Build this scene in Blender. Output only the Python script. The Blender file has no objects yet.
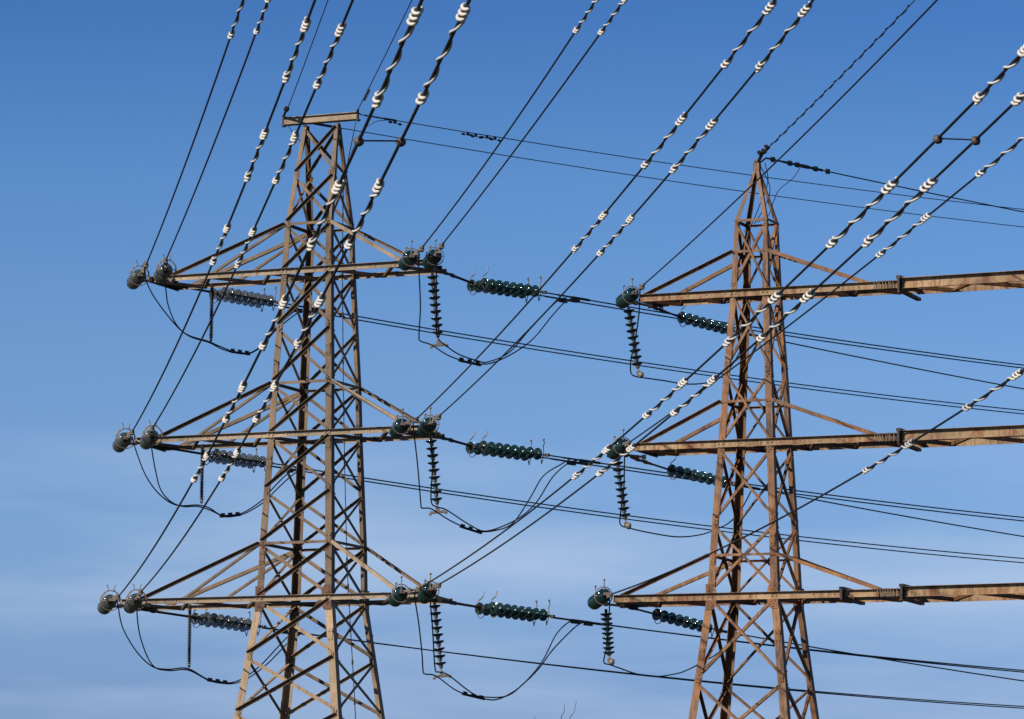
import bpy, bmesh, math, random
from mathutils import Vector, Matrix
random.seed(7)
R = math.radians
SC = bpy.context.scene
COL = SC.collection
V = Vector

# ------------------------------------------------------------------ camera (solved from the photograph)
FPX, PITCH, ROLL, W, H, EYE = 4067.3, .1408, .0132, 1024, 719, 1.6
CAMP = V((0, 0, EYE))
def ray(px, py):
    U = (px-W/2)/FPX; T = -(py-H/2)/FPX
    c, s = math.cos(ROLL), math.sin(ROLL)
    u = U*c-T*s; v = U*s+T*c
    return V((u, math.cos(PITCH)-v*math.sin(PITCH), math.sin(PITCH)+v*math.cos(PITCH)))
def at(px, py, Y):
    r = ray(px, py); return CAMP + r*(Y/r.y)
def on_plane(px, py, A, h):                    # vertical plane through A with compass heading h
    n = V((math.cos(h), -math.sin(h), 0)); r = ray(px, py)
    return CAMP + r*(((A-CAMP).dot(n))/r.dot(n))
cd = bpy.data.cameras.new("camera"); cam = bpy.data.objects.new("camera", cd); COL.objects.link(cam)
Fw = V((0, math.cos(PITCH), math.sin(PITCH))); U0 = V((0, -math.sin(PITCH), math.cos(PITCH))); R0 = V((1, 0, 0))
rt = R0*math.cos(ROLL)+U0*math.sin(ROLL); up = -R0*math.sin(ROLL)+U0*math.cos(ROLL)
M = Matrix((rt, up, -Fw)).transposed().to_4x4(); M.translation = CAMP
cam.matrix_world = M
cd.sensor_width = 36; cd.lens = FPX/W*36; cd.clip_start = .5; cd.clip_end = 6000
SC.camera = cam

# ------------------------------------------------------------------ materials
def mat(name, rough=.6, metal=0.0):
    m = bpy.data.materials.new(name); m.use_nodes = True
    b = m.node_tree.nodes['Principled BSDF']
    b.inputs['Roughness'].default_value = rough; b.inputs['Metallic'].default_value = metal
    return m, m.node_tree, b
def steel(name, cols, rust, rust_lo, rust_hi, scale=1.0, streak=(.12, .05, .02)):
    m, nt, b = mat(name, .62)
    N = nt.nodes; L = nt.links
    tc = N.new('ShaderNodeTexCoord')
    n1 = N.new('ShaderNodeTexNoise'); n1.inputs['Scale'].default_value = 1.3*scale; n1.inputs['Detail'].default_value = 7; n1.inputs['Roughness'].default_value = .65
    L.new(tc.outputs['Object'], n1.inputs['Vector'])
    cr = N.new('ShaderNodeValToRGB'); L.new(n1.outputs['Fac'], cr.inputs['Fac'])
    cr.color_ramp.elements[0].position = .32; cr.color_ramp.elements[0].color = (*cols[0], 1)
    cr.color_ramp.elements[1].position = .68; cr.color_ramp.elements[1].color = (*cols[1], 1)
    mp = N.new('ShaderNodeMapping'); mp.inputs['Scale'].default_value = (1, 1, .35); L.new(tc.outputs['Object'], mp.inputs['Vector'])
    n2 = N.new('ShaderNodeTexNoise'); n2.inputs['Scale'].default_value = 3.2*scale; n2.inputs['Detail'].default_value = 9; n2.inputs['Roughness'].default_value = .72
    L.new(mp.outputs['Vector'], n2.inputs['Vector'])
    r2 = N.new('ShaderNodeValToRGB'); L.new(n2.outputs['Fac'], r2.inputs['Fac'])
    r2.color_ramp.elements[0].position = rust_lo; r2.color_ramp.elements[0].color = (0, 0, 0, 1)
    r2.color_ramp.elements[1].position = rust_hi; r2.color_ramp.elements[1].color = (1, 1, 1, 1)
    mx = N.new('ShaderNodeMixRGB'); L.new(r2.outputs['Color'], mx.inputs['Fac'])
    L.new(cr.outputs['Color'], mx.inputs[1]); mx.inputs[2].default_value = (*rust, 1)
    n3 = N.new('ShaderNodeTexNoise'); n3.inputs['Scale'].default_value = 22*scale; n3.inputs['Detail'].default_value = 5
    L.new(tc.outputs['Object'], n3.inputs['Vector'])
    mr = N.new('ShaderNodeMapRange'); L.new(n3.outputs['Fac'], mr.inputs[0]); mr.inputs[1].default_value = .3; mr.inputs[2].default_value = .7
    mr.inputs[3].default_value = .78; mr.inputs[4].default_value = 1.08
    m4 = N.new('ShaderNodeMapping'); m4.inputs['Scale'].default_value = (1, 1, .09); m4.inputs['Location'].default_value = (3.1, 1.7, .4); L.new(tc.outputs['Object'], m4.inputs['Vector'])
    n4 = N.new('ShaderNodeTexNoise'); n4.inputs['Scale'].default_value = 13*scale; n4.inputs['Detail'].default_value = 3; L.new(m4.outputs[0], n4.inputs['Vector'])
    r4 = N.new('ShaderNodeValToRGB'); L.new(n4.outputs[0], r4.inputs[0]); r4.color_ramp.elements[0].position = .54; r4.color_ramp.elements[1].position = .68
    r4.color_ramp.elements[0].color = (0, 0, 0, 1); r4.color_ramp.elements[1].color = (.75, .75, .75, 1)
    ms = N.new('ShaderNodeMixRGB'); L.new(r4.outputs[0], ms.inputs[0]); L.new(mx.outputs[0], ms.inputs[1]); ms.inputs[2].default_value = (*streak, 1)
    n5 = N.new('ShaderNodeTexNoise'); n5.inputs['Scale'].default_value = .55; n5.inputs['Detail'].default_value = 4; L.new(tc.outputs['Object'], n5.inputs['Vector'])
    m5 = N.new('ShaderNodeMapRange'); L.new(n5.outputs[0], m5.inputs[0]); m5.inputs[1].default_value = .3; m5.inputs[2].default_value = .7; m5.inputs[3].default_value = .52; m5.inputs[4].default_value = 1.08
    mx2 = N.new('ShaderNodeMixRGB'); mx2.blend_type = 'MULTIPLY'; mx2.inputs[0].default_value = 1; L.new(ms.outputs[0], mx2.inputs[1]); L.new(m5.outputs[0], mx2.inputs[2])
    ml = N.new('ShaderNodeMixRGB'); ml.blend_type = 'MULTIPLY'; ml.inputs[0].default_value = 1
    L.new(mx2.outputs[0], ml.inputs[1]); L.new(mr.outputs[0], ml.inputs[2])
    L.new(ml.outputs[0], b.inputs['Base Color'])
    bp = N.new('ShaderNodeBump'); bp.inputs['Strength'].default_value = .3; bp.inputs['Distance'].default_value = .01
    L.new(n3.outputs['Fac'], bp.inputs['Height']); L.new(bp.outputs[0], b.inputs['Normal'])
    return m
def plain(name, col, rough=.5, metal=0., var=.25, scale=12, coat=0, trans=0):
    m, nt, b = mat(name, rough, metal); N = nt.nodes; L = nt.links
    tc = N.new('ShaderNodeTexCoord'); n = N.new('ShaderNodeTexNoise'); n.inputs['Scale'].default_value = scale; n.inputs['Detail'].default_value = 5
    L.new(tc.outputs['Object'], n.inputs['Vector'])
    cr = N.new('ShaderNodeValToRGB'); L.new(n.outputs['Fac'], cr.inputs['Fac'])
    cr.color_ramp.elements[0].position = .3; cr.color_ramp.elements[1].position = .7
    cr.color_ramp.elements[0].color = (*[c*(1-var) for c in col], 1); cr.color_ramp.elements[1].color = (*[min(1, c*(1+var)) for c in col], 1)
    L.new(cr.outputs[0], b.inputs['Base Color'])
    b.inputs['Coat Weight'].default_value = coat; b.inputs['Transmission Weight'].default_value = trans
    return m
MS = {
 'grey': steel('weathered_grey_brown_steel', ((.125,.076,.036), (.245,.158,.080)), (.09,.034,.014), .52, .66, 1.0, (.24, .16, .10)),
 'pale': steel('pale_painted_steel', ((.32,.215,.115), (.47,.34,.21)), (.13,.06,.028), .57, .68, 1.0, (.24, .14, .07)),
 'chord': steel('cream_grey_painted_steel', ((.33,.24,.15), (.48,.37,.25)), (.15,.075,.035), .57, .70, 1.0, (.28, .17, .09)),
 'gusset': steel('rusty_gusset_plate', ((.085,.036,.018), (.15,.065,.032)), (.20,.12,.065), .6, .72, 3),
 'rust': steel('rusted_brown_steel', ((.16,.062,.016), (.35,.152,.044)), (.065,.022,.009), .49, .62, 1.0, (.33, .20, .11)),
 'rustpale': steel('rust_stained_cream_steel', ((.34,.19,.075), (.50,.36,.20)), (.24,.078,.020), .48, .60, 1.0, (.16, .07, .03)),
 'dark': plain('dark_galvanised_fitting', (.020,.016,.014), .55, .2),
 'cast': plain('dull_cast_clamp', (.10,.075,.06), .6, .2, .4),
 'fit': plain('pale_cast_fitting', (.24,.20,.16), .5, .3, .4),
 'wire': plain('dark_stranded_conductor', (.016,.015,.015), .6, .2, .3),
 'glass': plain('dark_green_glass', (.010,.040,.040), .08, 0, .5, 6, 1.0, .35),
 'brown': plain('brown_glazed_porcelain', (.030,.024,.020), .18, 0, .4, 6, 1.0),
 'clear': plain('grey_toughened_glass', (.24,.27,.27), .05, 0, .4, 6, 1.0, .8),
 'poly': plain('dark_polymer_sheds', (.03,.022,.02), .55),
 'white': plain('pale_grey_plastic_rod', (.62,.60,.56), .5, 0, .08, 9),
 'rope': plain('grey_rope_lashing', (.18,.15,.11), .9, 0, .5, 40),
 'bark': plain('twig_bark', (.16,.15,.14), .9, 0, .3),
}

# ------------------------------------------------------------------ helpers
def obj(name, bm, m, parent=None, loc=None, smooth=False):
    """link bm (world coordinates) as one mesh whose origin is the parent's origin (or loc)"""
    me = bpy.data.meshes.new(name)
    o0 = parent_world(parent) if parent else (loc or V((0, 0, 0)))
    if isinstance(o0, Vector): bmesh.ops.translate(bm, verts=bm.verts, vec=-o0)
    bmesh.ops.recalc_face_normals(bm, faces=bm.faces)
    bm.to_mesh(me); bm.free()
    me.materials.append(m)
    if smooth:
        for p in me.polygons: p.use_smooth = True
    o = bpy.data.objects.new(name, me); COL.objects.link(o)
    if parent: o.parent = parent
    else: o.location = o0
    return o
WORLDLOC = {}
def parent_world(p):
    return WORLDLOC.get(p.name, V((0, 0, 0)))
def tag(o, label, cat, group=None, kind=None):
    if label:
        o['label'] = label
    if cat: o['category'] = cat
    if group: o['group'] = group
    if kind: o['kind'] = kind
def empty(name, loc):
    o = bpy.data.objects.new(name, None); COL.objects.link(o); o.location = loc; o.empty_display_size = .2
    WORLDLOC[o.name] = V(loc); return o
def sub(name, bm, m, part, smooth=False):      # sub-part of a mesh part that sits at its thing's origin
    WORLDLOC[part.name] = parent_world(part.parent)
    return obj(name, bm, m, part, smooth=smooth)
def prism(bm, p0, p1, ax, ay, sec, ax1=None, ay1=None, k1=1.0):
    a = [bm.verts.new(p0+ax*x+ay*y) for x, y in sec]
    b = [bm.verts.new(p1+(ax1 or ax)*x*k1+(ay1 or ay)*y*k1) for x, y in sec]
    n = len(sec)
    for i in range(n): bm.faces.new((a[i], a[(i+1) % n], b[(i+1) % n], b[i]))
    bm.faces.new(a[::-1]); bm.faces.new(b)
def Lsec(w, t, w2=None):
    w2 = w2 or w; return [(0, 0), (w, 0), (w, t), (t, t), (t, w2), (0, w2)]
def angle_bar(bm, p0, p1, n, w, t, out=1, edge=1, off=0.):
    """angle section: one flange lies in the face (normal n), the other stands out along n*out at the upper/lower edge"""
    a = (p1-p0).normalized(); n = (n-a*n.dot(a)).normalized(); u = a.cross(n).normalized()
    if u.z < 0: u = -u
    base = n*off
    # origin at the edge of the flange
    ux = u*(-edge); prism(bm, p0+base+u*edge*w/2, p1+base+u*edge*w/2, ux, n*out, Lsec(w, t))
def box(bm, c, ax, ay, az):
    vs = [bm.verts.new(c+ax*i+ay*j+az*k) for i in (-1, 1) for j in (-1, 1) for k in (-1, 1)]
    for f in ((0,1,3,2),(4,6,7,5),(0,4,5,1),(2,3,7,6),(0,2,6,4),(1,5,7,3)): bm.faces.new([vs[i] for i in f])
def bolt(bm, c, n, r=.022, h=.018):
    n = n.normalized(); a = n.orthogonal().normalized(); b = n.cross(a)
    prism(bm, c, c+n*h, a, b, [(r*math.cos(k*PI/3), r*math.sin(k*PI/3)) for k in range(6)])
PI = math.pi
def smoothpath(pts, k=6):
    out = []; n = len(pts)
    for i in range(n-1):
        p0, p1, p2, p3 = pts[max(i-1, 0)], pts[i], pts[i+1], pts[min(i+2, n-1)]
        for j in range(k):
            t = j/k
            out.append(.5*((2*p1)+(p2-p0)*t+(2*p0-5*p1+4*p2-p3)*t*t+(3*p1-p0-3*p2+p3)*t**3))
    out.append(pts[-1]); return out
def tube(bm, pts, r, seg=6, closed=False):
    n = len(pts); rings = []; prev = None
    for i, p in enumerate(pts):
        if closed: d = pts[(i+1) % n]-pts[(i-1) % n]
        else: d = pts[min(i+1, n-1)]-pts[max(i-1, 0)]
        d.normalize()
        if prev is None: a = d.orthogonal().normalized()
        else:
            a = prev-d*prev.dot(d); a.normalize()
        prev = a; b = d.cross(a)
        rr = r[i] if isinstance(r, (list, tuple)) else r
        rings.append([bm.verts.new(p+(a*math.cos(2*PI*k/seg)+b*math.sin(2*PI*k/seg))*rr) for k in range(seg)])
    m = n if closed else n-1
    for i in range(m):
        A, B = rings[i], rings[(i+1) % n]
        for k in range(seg): bm.faces.new((A[k], A[(k+1) % seg], B[(k+1) % seg], B[k]))
    if not closed: bm.faces.new(rings[0][::-1]); bm.faces.new(rings[-1])
def lathe(bm, prof, seg=16, o=V((0, 0, 0)), ax=V((0, 0, 1))):
    a = ax.orthogonal().normalized(); b = ax.cross(a); rings = []
    for r, z in prof:
        rings.append([bm.verts.new(o+ax*z+(a*math.cos(2*PI*k/seg)+b*math.sin(2*PI*k/seg))*max(r, .0006)) for k in range(seg)])
    for A, B in zip(rings, rings[1:]):
        for k in range(seg): bm.faces.new((A[k], A[(k+1) % seg], B[(k+1) % seg], B[k]))
    bm.faces.new(rings[0][::-1]); bm.faces.new(rings[-1])
NB = bmesh.new

# ------------------------------------------------------------------ ground, sky, light
bm = NB(); bmesh.ops.create_grid(bm, x_segments=60, y_segments=60, size=3000)
g = obj('ground', bm, MS['bark']); g['kind'] = 'structure'
m, nt, b = mat('rough_grass', .95); N = nt.nodes; L = nt.links
tc = N.new('ShaderNodeTexCoord'); cr = N.new('ShaderNodeValToRGB'); n = N.new('ShaderNodeTexNoise')
n.inputs['Scale'].default_value = .35; n.inputs['Detail'].default_value = 12; L.new(tc.outputs['Object'], n.inputs['Vector']); L.new(n.outputs[0], cr.inputs[0])
cr.color_ramp.elements[0].position = .35; cr.color_ramp.elements[0].color = (.012, .018, .007, 1)
cr.color_ramp.elements[1].position = .7; cr.color_ramp.elements[1].color = (.038, .042, .018, 1); L.new(cr.outputs[0], b.inputs['Base Color'])
g.data.materials[0] = m

SUN_EL, SUN_AZ = 31, 232            # elevation, compass heading of the sun (behind the camera, to the left)
sd = bpy.data.lights.new('sun', 'SUN'); sd.energy = 5.0; sd.angle = R(.5); sd.color = (1, .88, .72)
so = bpy.data.objects.new('sun', sd); COL.objects.link(so)
sv = V((math.sin(R(SUN_AZ))*math.cos(R(SUN_EL)), math.cos(R(SUN_AZ))*math.cos(R(SUN_EL)), math.sin(R(SUN_EL))))
so.rotation_euler = sv.to_track_quat('Z', 'Y').to_euler()
w = bpy.data.worlds.new("World"); SC.world = w; w.use_nodes = True
nt = w.node_tree; N = nt.nodes; L = nt.links; bg = N['Background']; bg.inputs[1].default_value = .105
sk = N.new('ShaderNodeTexSky'); sk.sky_type = 'NISHITA'; sk.sun_disc = False
sk.sun_elevation = R(SUN_EL); sk.sun_rotation = R(SUN_AZ); sk.altitude = 300; sk.air_density = 1.0; sk.dust_density = .2; sk.ozone_density = 4.0
tc = N.new('ShaderNodeTexCoord')
mp = N.new('ShaderNodeMapping'); mp.inputs['Scale'].default_value = (3.5, 3.5, 26); mp.inputs['Location'].default_value = (.9, .3, .55); L.new(tc.outputs['Generated'], mp.inputs['Vector'])
n = N.new('ShaderNodeTexNoise'); n.inputs['Scale'].default_value = 1.6; n.inputs['Detail'].default_value = 5; n.inputs['Roughness'].default_value = .5; L.new(mp.outputs[0], n.inputs['Vector'])
cr = N.new('ShaderNodeValToRGB'); L.new(n.outputs[0], cr.inputs[0]); cr.color_ramp.elements[0].position = .43; cr.color_ramp.elements[1].position = .64
sx = N.new('ShaderNodeSeparateXYZ'); L.new(tc.outputs['Generated'], sx.inputs[0])
lo = N.new('ShaderNodeMapRange'); L.new(sx.outputs['Z'], lo.inputs[0]); lo.interpolation_type = 'SMOOTHSTEP'
lo.inputs[1].default_value = .135; lo.inputs[2].default_value = .085; lo.inputs[3].default_value = 0; lo.inputs[4].default_value = .6
mu = N.new('ShaderNodeMath'); mu.operation = 'MULTIPLY'; L.new(cr.outputs[0], mu.inputs[0]); L.new(lo.outputs[0], mu.inputs[1])
mx = N.new('ShaderNodeMixRGB'); L.new(mu.outputs[0], mx.inputs[0]); TINT = [(.0565, .42, .52, .86), (.0905, .57, .67, .93), (.135, .60, .73, .96), (.184, .50, .71, .97), (.223, .33, .565, .89), (.5, .20, .36, .60)]
rp = N.new('ShaderNodeValToRGB'); L.new(sx.outputs['Z'], rp.inputs[0]); rp.color_ramp.interpolation = 'LINEAR'
for k, (z_, a_, b_, c_) in enumerate(TINT):
    el = rp.color_ramp.elements[k] if k < 2 else rp.color_ramp.elements.new(z_)
    el.position = z_
for el, (z_, a_, b_, c_) in zip(rp.color_ramp.elements, TINT): el.color = (a_, b_, c_, 1)
tn = N.new('ShaderNodeMixRGB'); tn.blend_type = 'MULTIPLY'; tn.inputs[0].default_value = 1; L.new(sk.outputs[0], tn.inputs[1]); L.new(rp.outputs[0], tn.inputs[2])
L.new(tn.outputs[0], mx.inputs[1]); mx.inputs[2].default_value = (4.5, 5.7, 7.6, 1)
hs = N.new('ShaderNodeHueSaturation'); hs.inputs['Saturation'].default_value = 1.0; L.new(mx.outputs[0], hs.inputs['Color'])
L.new(hs.outputs[0], bg.inputs[0])
SC.view_settings.view_transform = 'Standard'; SC.view_settings.look = 'None'; SC.view_settings.gamma = 1; SC.view_settings.exposure = 0

# ------------------------------------------------------------------ pylons
class Pylon: pass
def setup(x, y, thdeg, zs, ws, ytab, ztab):
    P = Pylon(); th = R(thdeg); P.c = V((x, y, 0)); P.a = V((math.cos(th), -math.sin(th), 0)); P.b = V((math.sin(th), math.cos(th), 0)); P.th = th
    P.zs = zs; P.ws = ws; P.yt = ytab; P.zt = ztab
    return P
def interp(x, xs, ys):
    if x <= xs[0]: i = 0
    elif x >= xs[-1]: i = len(xs)-2
    else: i = max(k for k in range(len(xs)-1) if xs[k] <= x)
    return ys[i]+(ys[i+1]-ys[i])*(x-xs[i])/(xs[i+1]-xs[i])
def corner(P, i, j, z):        # i: -1 left, 1 right; j: -1 front, 1 back
    wa, wb = P.wa(z), P.wb(z)
    return P.c+P.a*(i*wa/2)+P.b*(j*wb/2)+V((0, 0, z))
def fpt(P, px, z, j=-1, zw=None):      # point on the front (or back) chord line seen at image column px
    A = corner(P, -1, j, z if zw is None else zw); A = V((A.x, A.y, z)); lo_, hi_ = -15., 15.
    for _ in range(45):
        t = (lo_+hi_)/2; p = A+P.a*t-CAMP
        y = p.y*math.cos(PITCH)+p.z*math.sin(PITCH); v = -p.y*math.sin(PITCH)+p.z*math.cos(PITCH)
        q = W/2+(p.x*math.cos(ROLL)+v*math.sin(ROLL))/y*FPX
        if q < px: lo_ = t
        else: hi_ = t
    return A+P.a*t

# left, grey-brown pylon (heights above ground)
PL = setup(-4.72, 97.64, 24.7, None, None, [126, 172, 224.1, 269.5, 381, 433, 541.3, 597, 719], [19.43, 18.3, 17.036, 15.867, 13.127, 11.867, 9.241, 7.907, 4.92])
zL = lambda y: interp(y, PL.yt, PL.zt)+EYE
zz = [-1.6, 4.92, 7.907, 9.241, 11.867, 13.127, 15.867, 17.036, 19.43]
PL.wa = lambda z: interp(z-EYE, zz, [5.0, 2.84, 2.01, 1.94, 1.70, 1.62, 1.34, 1.25, .97])
PL.wb = lambda z: interp(z-EYE, zz, [4.4, 2.52, 1.93, 1.88, 1.68, 1.60, 1.34, 1.25, .20])
# right, rusty pylon
s_ = .51
PR = setup(11.4327*s_, 188.554*s_, 23.9, None, None, [161, 219, 292, 402, 442, 554.5, 595, 719], [18.45, 17.06, 15.25, 12.636, 11.62, 8.96, 7.976, 5.0])
zR = lambda y: interp(y, PR.yt, PR.zt)+EYE
zz2 = [-1.6, 5.0, 7.976, 8.96, 11.62, 12.636, 15.25, 17.06]
PR.wa = lambda z: interp(z-EYE, zz2, [4.2, 2.50, 1.775, 1.69, 1.39, 1.29, .963, .808])
PR.wb = lambda z: interp(z-EYE, zz2, [3.7, 2.20, 1.72, 1.66, 1.38, 1.28, .963, .808])

FACES = [((-1, -1), (1, -1), 'f'), ((1, -1), (1, 1), 'r'), ((1, 1), (-1, 1), 'k'), ((-1, 1), (-1, -1), 'l')]
def face_n(P, k): return {'f': -P.b, 'r': P.a, 'k': P.b, 'l': -P.a}[k]
def build_tower(P, root, levels, low_levels, mleg, mbr, mlow, legw, bw, top_z, cross, first_outer=1):
    # legs
    for i, j in ((-1, -1), (1, -1), (1, 1), (-1, 1)):
        bm = NB(); bm2 = NB()
        zs = sorted(set([0, levels[-1]]+[z for z in levels]+[PL_CHANGE if P is PL else top_z]+[top_z]))
        zs = [z for z in zs if z <= top_z+1e-6]
        prevz = None
        for za, zb in zip(zs, zs[1:]):
            wq = interp(za, [0, 9.5, 17.5, top_z+.01], [legw*1.35, legw*1.15, legw, legw*.62])
            w2 = interp(zb, [0, 9.5, 17.5, top_z+.01], [legw*1.35, legw*1.15, legw, legw*.62])
            low = (P is PL and zb <= PL_CHANGE+1e-6)
            B = bm2 if low else bm
            wbm = min(1, P.wb(zb)*.42/w2)
            prism(B, corner(P, i, j, za), corner(P, i, j, zb), -P.a*i, -P.b*j, [(x*wq, y*wq*min(1, P.wb(za)*.42/wq)) for x, y in Lsec(1, .11)],
                  -P.a*i, -P.b*j, 1) if False else prism2(B, corner(P, i, j, za), corner(P, i, j, zb), -P.a*i, -P.b*j, wq, min(wq, P.wb(za)*.42), w2, min(w2, P.wb(zb)*.42))
            # splice plates with bolts
        for k in range(5):
            z = 8.2+k*2.3+(.4 if i > 0 else 0)
            if z < top_z-2:
                c = corner(P, i, j, z)-P.a*i*legw*.55-P.b*j*-.006
                bm_keep = bm; bm = NB()
                box(bm, c+P.b*j*.004, P.a*legw*.42, P.b*.007, V((0, 0, .16)))
                for q in (-1, 1):
                    for e in (-1, 1): bolt(bm, c+P.b*j*.01+P.a*q*.04+V((0, 0, e*.09)), P.b*j, .018)
                obj('splice_plate', bm, mleg if not (P is PL and z < PL_CHANGE) else mlow, root); bm = bm_keep
        lg = obj('leg', bm, mleg, root)
        if len(bm2.verts): sub('lower_leg', bm2, mlow, lg)
        else: bm2.free()
    # lattice
    for a_, b_, k in FACES:
        n = face_n(P, k)
        for li, (z1, z0) in enumerate(zip(levels, levels[1:])):
            for d in (0, 1):
                p0 = corner(P, *(a_ if d == 0 else b_), z0+.03); p1 = corner(P, *(b_ if d == 0 else a_), z1-.03)
                v = (p1-p0); ins = legw*.35/ max(v.length, .1); p0 = p0+v*ins; p1 = p1-v*ins
                wv = bw*(1+.15*(li > len(levels)*.6))
                if v.length < .5: wv *= .7
                bm = NB()
                outer = (d == 0) == (first_outer == 1)
                if k != 'f': angle_bar(bm, p0, p1, n, wv*.9, .010, -1, -1 if outer else 1, -.02 if outer else -.034)
                elif outer: angle_bar(bm, p0, p1, n, wv, .010, 1, 1, .004)
                else: angle_bar(bm, p0, p1, n, wv, .010, -1, -1, -.028)
                for e in (.03, .06):
                    for pp in (p0+v*e, p1-v*e): bolt(bm, pp+n*.012, n, .016)
                low = P is PL and z1 < PL_CHANGE+.2
                obj('brace', bm, mlow if low and outer is False else mbr, root)
    bm = NB()
    for a_, b_, k in FACES:
        n = face_n(P, k)
        for z1, z0 in zip(low_levels, low_levels[1:]):
            for d in (0, 1):
                angle_bar(bm, corner(P, *(a_ if d == 0 else b_), z0), corner(P, *(b_ if d == 0 else a_), z1), n, bw*1.3, .012, 1 if d == 0 else -1, 1, .004 if d == 0 else -.03)
    o = obj('lower_bracing', bm, mbr, root); o['kind'] = 'stuff'
    for z in cross:
        for a_, b_, k in FACES:
            n = face_n(P, k); bm = NB()
            p0, p1 = corner(P, *a_, z), corner(P, *b_, z)
            if (p1-p0).length < .4: continue
            angle_bar(bm, p0, p1, n, bw*.9, .010, -1, 1, .016)
            obj('cross_member', bm, mleg, root)
def prism2(bm, p0, p1, ax, ay, wx0, wy0, wx1, wy1, t=.016):
    def sec(wx, wy): return [(0, 0), (wx, 0), (wx, t), (t, t), (t, wy), (0, wy)]
    a = [bm.verts.new(p0+ax*x+ay*y) for x, y in sec(wx0, wy0)]
    b = [bm.verts.new(p1+ax*x+ay*y) for x, y in sec(wx1, wy1)]
    for i in range(6): bm.faces.new((a[i], a[(i+1) % 6], b[(i+1) % 6], b[i]))
    bm.faces.new(a[::-1]); bm.faces.new(b)

PL_CHANGE = zL(597)
rootL = empty('electricity_pylon', PL.c)
tag(rootL, 'grey-brown steel lattice pylon with a flat beam across its top, left of the two', 'pylon')
rootR = empty('electricity_pylon', PR.c)
tag(rootR, 'rusty orange-brown lattice pylon with a pointed peak, right of the two', 'pylon')
lvL = [zL(y) for y in (121, 172, 224.1, 269.5, 325, 381, 433, 488, 541.3, 597, 653, 709, 770)]
lowL = [lvL[-1], 4.0, 2.0, 0.0]
build_tower(PL, rootL, lvL, lowL, MS['grey'], MS['grey'], MS['pale'], .155, .074, zL(120), [zL(224.1), zL(381), zL(541.3)])
lvR = [zR(y) for y in (219, 289, 370, 444, 521, 592, 677, 765)]
lowR = [lvR[-1], 3.2, 0.0]
build_tower(PR, rootR, lvR, lowR, MS['rust'], MS['rust'], MS['rust'], .155, .066, zR(219), [zR(220.5), zR(251), zR(402), zR(554.5)], first_outer=0)

def arm_end_y(P, z, px, j=-1): return fpt(P, px, z, j)
def cross_arm(P, root, z, ztie, fl, bl, fr, br, mc, mt, ch, pale, tie_l, tie_r, ties2=True, zig=9):
    """one level of arms: front and back chords, end beams, ties up to the legs, zigzag plan bracing"""
    arm = None
    F0, F1 = fpt(P, fl, z), fpt(P, fr, z); B0, B1 = fpt(P, bl, z, 1), fpt(P, br, z, 1)
    upv = V((0, 0, 1))
    bm = NB()
    # front chord: vertical flange facing the viewer, top flange standing outward
    off = -P.b*.03
    prism(bm, F0+off+upv*ch/2, F1+off+upv*ch/2, -upv, -P.b, [(0, 0), (ch, 0), (ch, .014), (.007, .014), (.007, .095), (0, .095)])
    for k in range(14):
        q = F0.lerp(F1, (k+.5)/14)+off-P.b*.016; bolt(bm, q+P.a*.05, -P.b, .015); 
    for i in (-1, 1):
        c = corner(P, i, -1, z); c = V((c.x, c.y, z))+off-P.b*.016-P.a*i*.08
        for q in (-1, 1): bolt(bm, c+P.a*.055*q, -P.b, .026)
    arm = obj('cross_arm', bm, mc, root)
    bm = NB(); prism(bm, B0+P.b*.03+upv*ch/2, B1+P.b*.03+upv*ch/2, -upv, -P.b, Lsec(ch*.85, .014, ch*.8)); sub('rear_chord', bm, mc, arm)
    for p, q, s in ((F0, B0, -1), (F1, B1, 1)):
        bm = NB(); d = (q-p).normalized()
        prism(bm, p-d*.05+upv*(ch/2-.02)-P.a*s*.02, q+d*.10+upv*(ch/2-.02)-P.a*s*.02, -upv, -P.a*s, Lsec(ch*.9, .014)); sub('end_beam', bm, mt if s > 0 else MS['dark'], arm)
    bm = NB()
    for k in range(zig):
        a0, a1 = k/zig, (k+1)/zig
        p = (F0.lerp(F1, a0) if k % 2 == 0 else B0.lerp(B1, a0)); q = (B0.lerp(B1, a1) if k % 2 == 0 else F0.lerp(F1, a1))
        angle_bar(bm, p-upv*ch*.45, q-upv*ch*.45, upv, .075, .01, 1, 1)
    sub('plan_bracing', bm, mt, arm)
    def tie(p, q, nrm, w, m_, e=1, o=1):
        bm = NB(); angle_bar(bm, p, q, nrm, w, .010, o, e); sub('tie_bar', bm, m_, arm)
    cF0, cF1 = corner(P, -1, -1, ztie), corner(P, 1, -1, ztie); cB0, cB1 = corner(P, -1, 1, ztie), corner(P, 1, 1, ztie)
    TL, TLb = fpt(P, tie_l[0], z), fpt(P, tie_l[1], z, 1); TR, TRb = fpt(P, tie_r[0], z), fpt(P, tie_r[1], z, 1)
    tw = .085
    tie(cF0-P.b*.02, TL-P.b*.02+upv*.06, -P.b, tw, mt, 1, 1)
    tie(cB0, TLb+upv*.06, -P.b, tw, mt, -1, -1)
    tie(cF1-P.b*.02, TR-P.b*.02+upv*.06, -P.b, tw, pale, 1, -1)
    tie(cB1, TRb+upv*.06, -P.b, tw, mt, 1, 1)
    if ties2:
        mF, mB = F0.lerp(corner(P, -1, -1, z), ties2), B0.lerp(corner(P, -1, 1, z), ties2)
        tie(cF0, mF+upv*.05, -P.b, .06, mt, -1, -1); tie(cB0, mB+upv*.05, -P.b, .06, mt, -1, -1)
    # step bolts / cleats under the chord
    return arm, F0, F1, B0, B1
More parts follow.
